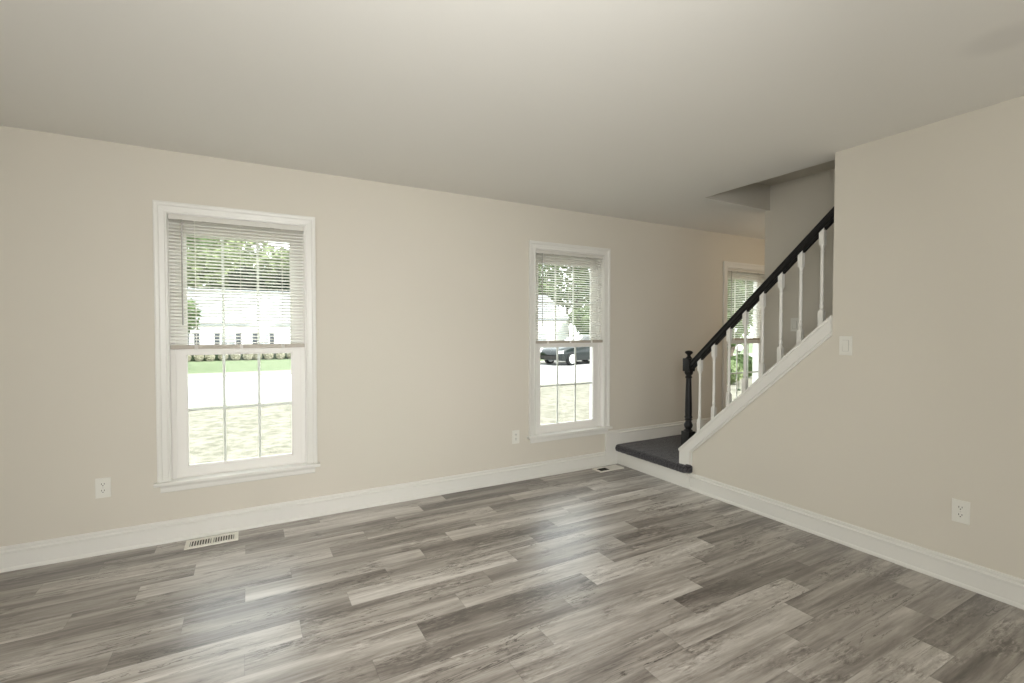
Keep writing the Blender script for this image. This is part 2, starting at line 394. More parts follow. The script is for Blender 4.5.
for r in range(-4, 46):
    y1 = 3.068 - PLW * r; y0 = y1 - PLW
    if y1 <= YB: break
    x = offs[r % 4]; j0 = int((XL - x) // PLL); j1 = int((XR - x) // PLL) + 1
    for j in range(j0, j1 + 1):
        xa, xb = x + j * PLL, x + (j + 1) * PLL
        # plank number: 0 is the one whose left end is the joint measured for that row
        key = (r, j + (1 if r % 4 == 3 or r % 4 == 2 else 0) - (1 if r % 4 == 3 else 0))
        key = (r, j)
        a, b_, c, d = max(xa, XL), min(xb, XR), max(y0, YB), min(y1, D)
        if b_ - a < 0.01 or d - c < 0.005: continue
        f = bm.faces.new([bm.verts.new(p) for p in ((a, c, 0), (b_, c, 0), (b_, d, 0), (a, d, 0))])
        t = tones.get(key)
        if t is None: t = rng.choice((.34, .40, .46, .52, .60, .68))
        f[tl] = .5 + (t - .5) * .8 + rng.uniform(-.03, .03)
        f[rl] = (rng.random(), rng.random(), rng.random())
        for lp in f.loops: lp[uvl].uv = (lp.vert.co.x - xa, lp.vert.co.y - y0)
# underside so that the floor is a solid slab
z = -0.06
vs8 = [bm.verts.new(p) for p in ((XL, YB, z), (XR, YB, z), (XR, D, z), (XL, D, z))]
bm.faces.new(vs8[::-1])
mb = MB(); mb.bm.free(); mb.bm = bm
struct(mb.build('floor', M['floor']), 'weathered grey-brown plank floor', 'floor')

# ------------------------------------------------------------------ baseboards and trim
def bb_profile(t=0.015, h=0.137, shoe=True):
    foot = [(0, 0), (t + .006, 0), (t + .006, .010), (t + .004, .017), (t, .021)] if shoe else [(0, 0), (t, 0)]
    return foot + [(t, h - .040), (t + .004, h - .036), (t + .004, h - .027), (t - .004, h - .021), (t - .004, h - .013), (t - .001, h - .009), (t - .005, h), (0, h)]
def bb_front(x0, x1, h=0.137, z0=0.0): return MB().prism([(D - u, z0 + v) for u, v in bb_profile(h=h)], 'x', x0, x1)
struct(bb_front(XL, 3.062).build('baseboard_front', M['trim']), 'white moulded baseboard along the window wall', 'baseboard')
mb = MB().prism([(W - u, v) for u, v in bb_profile()], 'y', YB, 2.739)
struct(mb.build('baseboard_right', M['trim']), 'white moulded baseboard along the stair wall', 'baseboard')
mb = MB().box(3.062, W - 0.018, D - 0.018, D, 0, 0.325, 0.002)
mb.prism([(D - u, 0.17 + v) for u, v in bb_profile(0.015, 0.166, False)], 'x', 3.068, XR)
struct(mb.build('baseboard_landing', M['trim']), 'taller white baseboard stepping up above the carpeted landing', 'baseboard')
struct(MB().prism([(XL + u, v) for u, v in bb_profile()], 'y', YB, D).build('baseboard_left', M['trim']), 'white baseboard of the side wall', 'baseboard')
struct(MB().prism([(FX + T + u, v) for u, v in bb_profile()], 'y', YB, 2.775).build('baseboard_foyer', M['trim']), 'white baseboard on the foyer side of the stairwell wall', 'baseboard')
# sloped skirt board with cap on the knee wall
x0 = W - 0.018
yA, zA = 2.848, 0.19
band = 0.098
mb = MB().prism([(yA, zA), (yA, capz(yA)), (WE, capz(WE)), (WE, capz(WE) - band), (2.742, capz(2.742) - band), (2.742, zA)], 'x', x0, W + 0.002)
bead = 0.016
def bandline(off): return [(2.742 - off, zA), (2.742 - off, capz(2.742) - band - off * 0.36), (WE, capz(WE) - band - off * 1.36)]
A_, B_ = bandline(0), bandline(bead)
mb.prism(A_ + B_[::-1], 'x', W - 0.009, W + 0.002)
Cc, Dd = [(yA - 0.012, zA), (yA - 0.012, capz(yA) - .016), (WE, capz(WE) - .018)], [(yA, zA), (yA, capz(yA)), (WE, capz(WE))]
struct(mb.build('trim_1', M['trim']), 'white sloped skirt board at the foot of the stair railing', 'trim')
mb = MB().prism([(2.852, capz(2.852) - 0.014), (2.852, capz(2.852) + .004), (WE + .001, capz(WE) + .006), (WE + .001, capz(WE) - 0.016)], 'x', W - 0.024, W + 0.004)
mb.prism([(2.79, capz(2.79) - 0.018), (2.79, capz(2.79) + .004), (WE + .001, capz(WE) + .006), (WE + .001, capz(WE) - 0.018)], 'x', W + 0.003, W + T + 0.012)
struct(mb.build('trim_2', M['trim']), 'white sloped cap on the knee wall under the balusters', 'trim')

# ------------------------------------------------------------------ windows
def make_window(i, cx, label):
    root = empty('window_%d' % i, (cx, D, 0)); struct(root, label, 'window')
    # jamb liner through the wall
    f = MB(); t = 0.018; tl_ = 0.003
    f.box(-HW, -HW + tl_, 0.0, 0.036, WZ0, WZ1); f.box(HW - tl_, HW, 0.0, 0.036, WZ0, WZ1); f.box(-HW + tl_, HW - tl_, 0.0, 0.036, WZ1 - tl_, WZ1)
    f.box(-HW, -HW + t, 0.036, 0.19, WZ0, WZ1); f.box(HW - t, HW, 0.036, 0.19, WZ0, WZ1); f.box(-HW + t, HW - t, 0.036, 0.19, WZ1 - t, WZ1)
    f.prism([(0.03, WZ0 - 0.018), (0.03, WZ0 + 0.004), (0.21, WZ0 - 0.018), (0.21, WZ0 - 0.04)], 'x', -HW, HW)
    for s_ in (-1, 1):                                              # stops
        a = s_ * (HW - t); b_ = s_ * (HW - t - 0.012); f.box(min(a, b_), max(a, b_), 0.036, 0.044, WZ0, WZ1 - t)
    f.build('frame', M['sash'], root)
    # mitred casing on three sides
    prof = [(0.0, 0.0), (0.0, 0.012), (0.010, 0.014), (0.014, 0.011), (0.040, 0.014), (0.046, 0.019), (0.060, 0.022), (0.068, 0.020), (0.068, 0.0)]
    bm = bmesh.new(); rings = []
    for (px, pz, dx, dz) in ((-HW, WZ0, -1, 0), (-HW, WZ1, -1, 1), (HW, WZ1, 1, 1), (HW, WZ0, 1, 0)):
        rings.append([bm.verts.new((px + dx * u, -v, pz + dz * u)) for u, v in prof])
    k = len(prof)
    for a, b_ in zip(rings, rings[1:]):
        for q in range(k): bm.faces.new((a[q], a[(q + 1) % k], b_[(q + 1) % k], b_[q]))
    bm.faces.new(rings[0]); bm.faces.new(rings[-1][::-1]); bmesh.ops.recalc_face_normals(bm, faces=bm.faces[:])
    mb = MB(); mb.bm.free(); mb.bm = bm; mb.build('casing', M['trim'], root)
    MB().box(-0.478, 0.478, -0.044, 0.0, WZ0 - 0.022, WZ0, 0.006, 3).box(-HW + .001, HW - .001, -0.002, 0.040, WZ0 - 0.022, WZ0).build('window_sill', M['trim'], root)
    MB().prism([(0, 0.316), (-0.010, 0.316), (-0.014, 0.322), (-0.014, 0.345), (-0.019, 0.363), (0, 0.363)], 'x', -0.446, 0.446).build('apron', M['trim'], root)
    def sash(name, y0, y1, z0, z1, g0, g1, gh):
        f = MB(); ox = HW - t - 0.001
        f.box(-ox, -gh, y0, y1, z0, z1, .002); f.box(gh, ox, y0, y1, z0, z1, .002)
        f.box(-gh - .001, gh + .001, y0, y1, z0, g0, .002); f.box(-gh - .001, gh + .001, y0, y1, g1, z1, .002)
        yb0, yb1 = y0 + .006, y1 - .006                              # glazing bead
        for s_ in (-1, 1):
            a, b_ = s_ * gh, s_ * (gh - .006); f.box(min(a, b_), max(a, b_), yb0, yb1, g0, g1)
        f.box(-gh, gh, yb0, yb1, g0, g0 + .006); f.box(-gh, gh, yb0, yb1, g1 - .006, g1)
        so = f.build(name, M['sash'], root)
        ym = (y0 + y1) / 2
        MB().box(-gh, gh, ym - .002, ym + .002, g0, g1).build('pane', M['glass'], so)
        g = MB()
        for q in (-1, 1): g.box(q * gh / 3 - .008, q * gh / 3 + .008, ym + .003, ym + .011, g0, g1)
        zm = (g0 + g1) / 2
        g.box(-gh, gh, ym + .0035, ym + .0105, zm - .008, zm + .008)
        g.build('grille', M['sash'], so)
        return so
    sash('lower_sash', 0.045, 0.077, WZ0, 1.212, 0.450, 1.174, 0.309)
    sash('upper_sash', 0.082, 0.112, 1.180, WZ1 - t, 1.222, 1.952, 0.309)
    return root
make_window(1, WIN_X[0], 'large white double-hung window at the left, view of a white house')
make_window(2, WIN_X[1], 'white double-hung window beside the carpeted landing, view of a parked dark car')
make_window(3, WIN_X[2], 'white double-hung foyer window partly hidden behind the stair balusters')

# ------------------------------------------------------------------ blinds
def make_blind():
    root = empty('window_blind', (0, 0, 0))
    hw = 0.388
    hr = MB().box(-hw, hw, 0.004, 0.032, 2.020, 2.052, .003).build('head_rail', M['headrail'], root)
    for q in (-0.2, 0.19): MB().box(q - .012, q + .012, 0.001, 0.005, 2.018, 2.024).build('clip', M['wand'], hr)
    s_ = MB(); pitch = 0.0212; zt = 1.246; k = 0; tilt = R(BLIND_TILT)
    while zt < 2.012:
        top = []
        for u in (-0.012, -0.006, 0.0, 0.006, 0.012):
            v = 0.0016 * (1 - (u / 0.012) ** 2)
            top.append((0.019 + u * math.cos(tilt) - v * math.sin(tilt), zt + u * math.sin(tilt) + v * math.cos(tilt)))
        low = [(a, b - 0.0007) for a, b in top]
        s_.prism(top + low[::-1], 'x', -hw + .002, hw - .002)
        zt += pitch; k += 1
    s_.build('slats', M['slat'], root, smooth=True)
    br = MB().box(-hw + .001, hw - .001, 0.004, 0.032, 1.209, 1.235, .003).build('bottom_rail', M['railbeige'], root)
    for q in (-0.25, 0.0, 0.25):
        MB().box(q - .010, q + .010, 0.0028, 0.0048, 1.208, 1.236).build('cord_button', M['slat'], br)
        c = MB()
        c.box(q - .0012, q + .0012, 0.0045, 0.0060, 1.23, 2.025).box(q - .0012, q + .0012, 0.0320, 0.0335, 1.23, 2.025)
        c.build('ladder_cord', M['cord'], root)
    MB().tube([(-0.318, -0.001, 2.022), (-0.318, -0.006, 2.005), (-0.318, -0.006, 1.36)], 0.0042, 8).build('tilt_wand', M['wand'], root, smooth=True)
    return root
BLIND_TILT = -16
blind = make_blind()
blabels = ('white mini blind half lowered in the large left window', 'white mini blind half lowered in the window beside the landing', 'white mini blind in the foyer window behind the balusters')
for i, cx in enumerate(WIN_X):
    o = blind if i == 0 else copy_tree(blind)
    o.location = (cx, D, 0); tag(o, blabels[i], 'window blind', 'white mini blinds')

# ------------------------------------------------------------------ stairs
st = empty('carpeted_staircase', (W, D, 0)); tag(st, 'charcoal carpeted stairs with a low landing in the corner by the window', 'stairs')
def rel(o): o.location = (-W, -D, 0); return o
ZL = 0.195
def carpet_noise(mb, amp=0.0022, seed=0):
    for v in mb.bm.verts:
        q = noise.noise_vector(Vector(v.co) * 70 + Vector((seed, 0, 0)))
        v.co += Vector(q) * amp
xe = W - 0.052
nose = []
for k in range(9):
    a = R(90 + 22.5 * k); nose.append((xe + 0.036 + 0.036 * math.cos(a), ZL - 0.036 + 0.036 * math.sin(a)))
def strip(y0, y1, xin, nseg):
    """rounded carpet edge, cut finely along y so that the pile can be roughened"""
    prof = [(xin, ZL)] + [(xin + (nose[0][0] - xin) * q / 6, ZL) for q in range(1, 6)] + nose + [(xin, nose[-1][1])]
    bm = bmesh.new(); rings = []
    for q in range(nseg + 1):
        y = y0 + (y1 - y0) * q / nseg
        rings.append([bm.verts.new((px, y, pz)) for px, pz in prof])
    kk = len(prof)
    for a, b_ in zip(rings, rings[1:]):
        for q in range(kk): bm.faces.new((a[q], a[(q + 1) % kk], b_[(q + 1) % kk], b_[q]))
    bm.faces.new(rings[0]); bm.faces.new(rings[-1][::-1]); bmesh.ops.recalc_face_normals(bm, faces=bm.faces[:])
    mb = MB(); mb.bm.free(); mb.bm = bm
    return mb
mb = MB()
s1 = strip(2.79, D - 0.0145, FX + T, 120); s2 = strip(2.720, 2.7895, W - 0.002, 16)
for k_, s_ in enumerate((s1, s2)):
    if k_:
        
        for v in s_.bm.verts:
            q = min(1.0, max(0.02, (v.co.y - 2.720) / .026)); q = math.sqrt(1 - (1 - q) ** 2)
            v.co.z = 0.155 + (v.co.z - 0.155) * (.45 + .55 * q) + 0.012 * min(1.0, (2.7895 - v.co.y) / .03)
            v.co.x = W - .002 + (v.co.x - W + .002) * (.4 + .6 * q)
    carpet_noise(s_, 0.0032, k_ * 9)
    me = bpy.data.meshes.new('tmp'); s_.bm.to_mesh(me); s_.bm.free(); mb.bm.from_mesh(me); bpy.data.meshes.remove(me)
rel(mb.build('landing_carpet', M['carpet'], st, smooth=True))
mb = MB().box(W - 0.018, W + 0.0, 2.741, D - 0.0005, 0, 0.1225, 0.003).box(W - 0.024, W - .016, 2.741, D - 0.0185, 0.108, 0.1245, 0.003)
rel(mb.build('riser_board', M['trim'], st))
rel(MB().box(W + .001, FX + T, 2.7905, D - .0005, 0, 0.122).build('landing_base', M['trim'], st))
n_st, rise, run = 13, 0.192, 0.2065
for k in range(n_st):
    y1 = 2.765 - run * k; z1 = ZL + rise * (k + 1)
    pr = [(y1 - run - .02, z1 - rise - .01), (y1 - .012, z1 - rise - .01), (y1 - .012, z1 - .05), (y1 + .008, z1 - .035), (y1 + .012, z1 - .018), (y1 + .004, z1 - .003), (y1 - .01, z1), (y1 - run - .02, z1)]
    rel(MB().prism(pr, 'x', W + T + .001, FX - .001).build('step', M['carpet'], st))

# ------------------------------------------------------------------ railing
XC = W + 0.075
rail = empty('stair_railing', (XC, 2.833, ZL)); tag(rail, 'black newel post and handrail on white balusters along the stairs', 'railing')
def rl_(o): o.location = (-XC, -2.833, -ZL); return o
NY = 2.833
nw = MB(); hb = 0.041
nw.box(XC - hb, XC + hb, NY - hb, NY + hb, ZL - .003, 0.462, .004)
nw.lathe([(.034, .461), (.037, .466), (.035, .472), (.026, .477), (.024, .483), (.031, .494), (.036, .508), (.036, .520), (.030, .536), (.024, .548), (.024, .553), (.031, .558), (.032, .564), (.026, .569), (.026, .574), (.033, .579), (.033, .587), (.0275, .594),
          (.029, .62), (.0285, .70), (.0255, .80), (.0225, .89), (.0215, .915), (.028, .921), (.029, .929), (.023, .936), (.023, .944), (.031, .951), (.035, .962), (.036, .978)], XC, NY, 0, 28)
hb = 0.036
nw.box(XC - hb, XC + hb, NY - hb, NY + hb, .977, 1.088, .005)
npost = rl_(nw.build('newel_post', M['black'], rail, smooth=True))
rl_  # finial is a sub-part of the post
fin = MB().lathe([(.030, 1.087), (.026, 1.094), (.017, 1.102), (.014, 1.112), (.017, 1.120), (.028, 1.128), (.033, 1.136), (.033, 1.142), (.026, 1.150), (.012, 1.154), (.002, 1.155)], XC, NY, 0, 28).build('finial', M['black'], npost, smooth=True)
# handrail: moulded section swept up the slope
RS = 0.942
def railtop(y): return 1.084 + RS * (2.788 - y)
sec = [(-.020, -.072), (-.020, -.066), (-.026, -.059), (-.027, -.045), (-.023, -.036), (-.028, -.024), (-.027, -.012), (-.018, -.003), (0, 0), (.018, -.003), (.027, -.012), (.028, -.024), (.023, -.036), (.027, -.045), (.026, -.059), (.020, -.066), (.020, -.072)]
def sweep(sec, y0, y1, zfun):
    bm = bmesh.new(); rings = [[bm.verts.new((XC + u, y, zfun(y) + v)) for u, v in sec] for y in (y0, y1)]
    k = len(sec); a, b_ = rings
    for q in range(k): bm.faces.new((a[q], a[(q + 1) % k], b_[(q + 1) % k], b_[q]))
    bm.faces.new(a); bm.faces.new(b_[::-1]); bmesh.ops.recalc_face_normals(bm, faces=bm.faces[:])
    mb = MB(); mb.bm.free(); mb.bm = bm; return mb
hr = rl_(sweep(sec, NY - 0.034, WE + .0005, railtop).build('handrail', M['black'], rail, smooth=True))
BY = [2.716 - 0.1368 * i for i in range(8)]
edges = [NY - 0.036] + BY + [WE + .0005 - .016]
for a, b_ in zip(edges, edges[1:]):
    ya, yb = a - 0.017, b_ + 0.017
    if ya - yb < 0.02: continue
    sweep([(-.014, -.087), (-.014, -.070), (.014, -.070), (.014, -.087)], ya, yb, railtop).build('fillet', M['black'], hr)
def baluster(y):
    zb = capz(y) + .004; zt = railtop(y) - .071; h = .0155; mb = MB()
    zb0, zt0 = capz(y + h) - .010, railtop(y - h) - .071
    b0, b1 = zb + .135, zt - .095
    # square foot cut to the slope, square head cut to the rail
    for (lo0, lo1, hi0, hi1) in ((capz(y - h) - .0, capz(y + h) - .0, b0, b0), (b1, b1, railtop(y - h) - .0705, railtop(y + h) - .0705)):
        bm = bmesh.new(); P = []
        for (yy, l0, h0) in ((y - h, lo0, hi0), (y + h, lo1, hi1)):
            P.append([bm.verts.new((XC - h, yy, l0)), bm.verts.new((XC + h, yy, l0)), bm.verts.new((XC + h, yy, h0)), bm.verts.new((XC - h, yy, h0))])
        a, b_ = P
        for q in range(4): bm.faces.new((a[q], a[(q + 1) % 4], b_[(q + 1) % 4], b_[q]))
        bm.faces.new(a); bm.faces.new(b_[::-1]); bmesh.ops.recalc_face_normals(bm, faces=bm.faces[:])
        mb.add(bm)
    L = b1 - b0
    prof = [(.0155, -.001), (.0150, .006), (.0110, .012), (.0106, .018), (.0130, .024), (.0138, .032), (.0124, .044), (.0104, .054), (.0104, .058), (.0124, .063), (.0122, .068), (.0108, .074),
            (.0116, .12), (.0113, L * .5), (.0104, L - .085), (.0100, L - .050), (.0122, L - .044), (.0122, L - .038), (.0100, L - .032), (.0106, L - .022), (.0142, L - .010), (.0155, L + .001)]
    mb.lathe(prof, XC, y, b0, 16)
    return rl_(mb.build('baluster', M['trim'], rail, smooth=True))
for y in BY: baluster(y)

# ------------------------------------------------------------------ outlets and switches
def plate_root(name): return empty(name, (0, 0, 0))
def rounded(mb, cx, cz, w_, h_, y0, y1, r=.008):
    pts = []
    for (sx, sz, a0) in ((1, 1, 0), (-1, 1, 90), (-1, -1, 180), (1, -1, 270)):
        for q in range(5):
            a = R(a0 + 22.5 * q); pts.append((cx + sx * (w_ / 2 - r) + r * math.cos(a), cz + sz * (h_ / 2 - r) + r * math.sin(a)))
    mb.prism(pts, 'y', y0, y1); return mb
def make_outlet():
    root = plate_root('electrical_outlet')
    MB().box(-.036, .036, -.0065, 0, -.059, .059, .003, 3).build('cover_plate', M['plate'], root)
    for s_ in (1, -1):
        rc = rounded(MB(), 0, s_ * .0195, .034, .028, -.0085, -.006, .010).build('receptacle', M['plate'], root)
        g = MB()
        for q in (-.0065, .0065): g.box(q - .0013, q + .0013, -.0088, -.008, s_ * .0195 + .000, s_ * .0195 + .009)
        g.lathe([(.0028, -.0004), (.0028, .0004)], 0, 0, 0, 10, Matrix.Translation((0, -.0084, s_ * .0195 - .006)) @ Matrix.Rotation(R(90), 4, 'X'))
        g.build('slots', M['dark'], rc)
    MB().lathe([(.0032, -.0006), (.0032, .0006)], 0, 0, 0, 12, Matrix.Translation((0, -.0068, 0)) @ Matrix.Rotation(R(90), 4, 'X')).build('screw', M['metal'], root)
    return root
ol = make_outlet()
for i, (loc, rz, lab) in enumerate((((-.759, D, .394), 0, 'white duplex outlet left of the large window'), ((2.053, D, .391), 0, 'white duplex outlet left of the window by the landing'), ((W, 1.015, .387), R(-90), 'white duplex outlet low on the right wall'))):
    o = ol if i == 0 else copy_tree(ol); o.location = loc; o.rotation_euler = (0, 0, rz); tag(o, lab, 'outlet', 'white duplex outlets')
def make_switch():
    root = plate_root('light_switch')
    MB().box(-.036, .036, -.0065, 0, -.059, .059, .003, 3).build('cover_plate', M['plate'], root)
    MB().box(-.0180, .0180, -.0069, -.006, -.0345, .0345).build('bezel', M['slotgrey'], root)
    MB().prism([(-.006, -.0335), (-.0075, -.0335), (-.0088, 0), (-.0105, .0335), (-.006, .0335)], 'x', -.0165, .0165).build('rocker', M['plate'], root)
    return root
sw = make_switch(); sw.location = (W, 1.572, 1.233); sw.rotation_euler = (0, 0, R(-90)); tag(sw, 'white rocker light switch on the right wall beside the stair end', 'light switch')
s2 = copy_tree(sw); s2.location = (FX, 2.483, 1.378); tag(s2, 'white switch plate on the grey stairwell wall between balusters', 'light switch')

# ------------------------------------------------------------------ floor vents
def make_vent(L, Wd, half_closed=False):
    root = empty('floor_vent', (0, 0, 0)); hx, hy = L / 2, Wd / 2; bx, by = .024, .026
    if half_closed: bx, by = .026, .022
    f = MB(); z1 = .006
    f.box(-hx, hx, -hy, -hy + by, 0, z1, .0015); f.box(-hx, hx, hy - by, hy, 0, z1, .0015)
    f.box(-hx, -hx + bx, -hy + by, hy - by, 0, z1, .0015); f.box(hx - bx, hx, -hy + by, hy - by, 0, z1, .0015)
    f.box(-.006, .006, -hy + by, hy - by, 0, z1 - .0005)
    f.build('frame', M['vent'], root)
    MB().box(-hx + bx, hx - bx, -hy + by, hy - by, .0003, .0012).build('duct_opening', M['dark'] if half_closed else M['ductgrey'], root)
    g = MB()
    for side in (-1, 1):
        a, b_ = (-hx + bx, -.006) if side < 0 else (.006, hx - bx)
        if half_closed:
            if side > 0: g.box(a, b_, -hy + by, hy - by, .002, .0052)
            continue
        nb = 8
        for q in range(nb):
            x = a + (b_ - a) * (q + .5) / nb
            g.prism([(x - .0035, .0015), (x + .0015, .0055), (x + .0035, .0055), (x - .0015, .0015)], 'y', -hy + by, hy - by)
    g.build('damper' if half_closed else 'louvers', M['vent'], root)
    return root
v1 = make_vent(.285, .138); v1.location = (-.208, 3.521, 0); tag(v1, 'white metal floor vent with louvers below the large window', 'floor vent')
v2 = make_vent(.292, .128, True); v2.location = (3.012, 3.525, 0); tag(v2, 'white floor vent with one dark opening beside the landing', 'floor vent')

# ------------------------------------------------------------------ outdoors
def sheet(name, x0, x1, y0, y1, z, mat, th=0.05): return MB().box(x0, x1, y0, y1, z - th, z).build(name, mat)
struct(sheet('lawn', -60, 90, D + .16, 13.2, GZ, M['lawn']), 'dry straw-coloured front lawn outside the windows', 'lawn')
struct(sheet('street', -60, 90, 13.2, 21.6, GZ - .02, M['street']), 'pale sunlit street beyond the lawn', 'street')
struct(sheet('sidewalk', -60, 90, 21.6, 23.2, GZ + .02, M['concrete']), 'concrete kerb strip on the far side of the street', 'sidewalk')
struct(sheet('far_lawn', -60, 90, 23.2, 90, GZ, M['farlawn']), 'green lawn in front of the white house', 'lawn')
struct(MB().prism([(12.5, 3.9), (15.5, 3.9), (24.5, 13.2), (18.8, 13.2)], 'z', GZ - .01, GZ + .012).build('driveway', M['drive']), 'blue-grey driveway below the foyer window', 'driveway')

def leaf_cloud(centres, n, size, seed, shell=0.55):
    rg = random.Random(seed); bm = bmesh.new()
    tot = sum(c[3] ** 2 for c in centres)
    for (cx, cy, cz, r) in centres:
        for _ in range(int(n * r * r / tot)):
            while True:
                d = Vector((rg.uniform(-1, 1), rg.uniform(-1, 1), rg.uniform(-1, 1)))
                if 0.05 < d.length <= 1: break
            d = d.normalized() * (shell + (1 - shell) * rg.random()) * r; d.z *= 0.85
            p = Vector((cx, cy, cz)) + d
            u = Vector((rg.gauss(0, 1), rg.gauss(0, 1), rg.gauss(0, .6))).normalized(); v = u.orthogonal().normalized()
            v = (Matrix.Rotation(rg.uniform(0, 6.28), 3, u) @ v); s_ = size * rg.uniform(.6, 1.3)
            bm.faces.new([bm.verts.new(p + q) for q in (-u * s_, v * s_ * .55, u * s_, -v * s_ * .55)])
    mb = MB(); mb.bm.free(); mb.bm = bm; return mb
def tree(name, x, y, h, r, mat, seed, label, n=2600, trunk_h=None, group=None, gz=GZ, leafsize=.22):
    rg = random.Random(seed); root = empty(name, (x, y, gz)); th = trunk_h or h * .35
    t = MB().tube([(0, 0, -.1), (rg.uniform(-.05, .05), 0, th * .5), (rg.uniform(-.1, .1), .05, th), (0, 0, h * .8)], [.05 * r + .04, .042 * r + .03, .035 * r + .025, .02], 9)
    for q in range(4):
        a = rg.uniform(0, 6.28); t.tube([(0, 0, th * .9), (math.cos(a) * r * .35, math.sin(a) * r * .35, th + (h - th) * .35), (math.cos(a) * r * .7, math.sin(a) * r * .7, th + (h - th) * .6)], [.025 * r + .01, .015 * r + .01, .008], 6)
    t.build('trunk', M['bark'], root, smooth=True)
    cs = [(0, 0, th + (h - th) * .5, r * .72)]
    for q in range(9):
        a = rg.uniform(0, 6.28); e = rg.uniform(-.6, 1.0)
        cs.append((math.cos(a) * r * .58, math.sin(a) * r * .58, th + (h - th) * (.5 + .36 * e), r * rg.uniform(.34, .52)))
    leaf_cloud(cs, n, leafsize, seed).build('crown', mat, root)
    return tag(root, label, 'tree', group)
G1 = 'trees behind the houses'
for i, (x, y, h, r, mt, lab) in enumerate((
        (-9.0, 46, 11, 4.6, 'leafpale', 'pale leafy tree left behind the white house'), (-2.0, 48, 12, 4.8, 'leafpale', 'pale tall tree behind the middle of the white house'),
        (5.2, 47, 10.5, 4.6, 'leafpale', 'pale green tree behind the right end of the white house'), (1.5, 44.6, 6.8, 2.9, 'leafdark', 'dark green tree just above the white house roof'),
        (24, 48, 12, 4.8, 'leafpale', 'pale green tree seen through the left of the landing window blind'), (33, 46, 12, 5.0, 'leaf', 'green tall tree seen through the middle of the landing window blind'),
        (41, 44, 12, 4.8, 'leafpale', 'pale green tree seen through the right of the landing window blind'), (26.5, 33, 3.6, 2.2, 'leaf', 'small green tree behind the parked dark car'))):
    tree('tree', x, y, h, r, M[mt], 100 + i, lab, 3400, trunk_h=h * .2, group=G1, leafsize=.34)
tree('tree', -3.0, 27.0, 3.4, 1.45, M['leaf'], 131, 'small ornamental tree in front of the left end of the white house', 1900, trunk_h=1.45, leafsize=.13)
tree('tree', -3.3, 22.8, 8.2, 2.3, M['leaf'], 132, 'green street tree at the left side of the large window view', 2600, trunk_h=4.0, leafsize=.17)
for i, (x, y, h, r, mt, lab) in enumerate(((15.2, 12.4, 4.6, 1.7, 'leaf', 'green tree close outside the foyer window'), (19.5, 14.5, 5.5, 2.3, 'leaf', 'green bushy tree right of the others outside the foyer window'), (24.0, 17.6, 6.5, 2.8, 'leafpale', 'paler tree farthest outside the foyer window'))):
    tree('tree', x, y, h, r, M[mt], 150 + i, lab, 3200, trunk_h=.5, leafsize=.14)

def shrub(name, x, y, r, hz, mat, seed, label, group=None, n=420, ls=.05):
    root = empty(name, (x, y, GZ)); rg = random.Random(seed)
    bm = bmesh.new(); bmesh.ops.create_icosphere(bm, subdivisions=3, radius=1.0)
    for v in bm.verts:
        k = 1 + .16 * noise.noise(v.co * 3 + Vector((seed, 0, 0))); v.co = Vector((v.co.x * r * .9 * k, v.co.y * r * .9 * k, hz / 2 + v.co.z * hz / 2 * .93 * k))
    mb = MB(); mb.bm.free(); mb.bm = bm; mb.build('body', mat, root, smooth=True)
    bm = bmesh.new()
    for _ in range(n):
        d = Vector((rg.gauss(0, 1), rg.gauss(0, 1), rg.gauss(0, 1))).normalized(); p = Vector((d.x * r * .93, d.y * r * .93, max(.02, hz / 2 + d.z * hz / 2)))
        u = Vector((rg.gauss(0, 1), rg.gauss(0, 1), rg.gauss(0, 1))).normalized(); v = u.orthogonal(); s_ = ls * rg.uniform(.6, 1.4)
        bm.faces.new([bm.verts.new(p + q) for q in (-u * s_, v * s_ * .6, u * s_, -v * s_ * .6)])
    mb = MB(); mb.bm.free(); mb.bm = bm; mb.build('leaves', mat, root)
    return tag(root, label, 'shrub', group)
for i in range(11):
    x = -3.05 + i * .60
    shrub('shrub', x + random.uniform(-.06, .06), 32.6 + random.uniform(-.1, .1), .255 + random.uniform(-.02, .02), .55 + random.uniform(-.06, .06), M['bloom'], 300 + i,
          'round cream shrub in the row before the white house', 'cream shrubs before the white house')
hd = MB().box(-5, 4.6, 33.0, 33.7, GZ - .05, GZ + .62, .1, 3)
bmesh.ops.subdivide_edges(hd.bm, edges=hd.bm.edges[:], cuts=5, use_grid_fill=True)
for v in hd.bm.verts: v.co += Vector(noise.noise_vector(v.co * 2.0)) * .07
tag(hd.build('hedge', M['leafdark'], None, smooth=True), 'dark clipped hedge behind the cream shrubs of the white house', 'hedge')
for i, (x, y, r, hz, mt, lab) in enumerate(((13.9, 10.4, .55, .8, 'leafpale', 'pale round shrub left below the globe outside the foyer window'), (16.4, 11.6, .6, .85, 'leaf', 'green round shrub right of the globe outside the foyer window'))):
    shrub('shrub', x, y, r, hz, M[mt], 330 + i, lab, n=500, ls=.06)
shrub('shrub', 12.9, 21.9, .75, .9, M['leafpale'], 340, 'light green shrub left of the parked dark car', n=400, ls=.08)

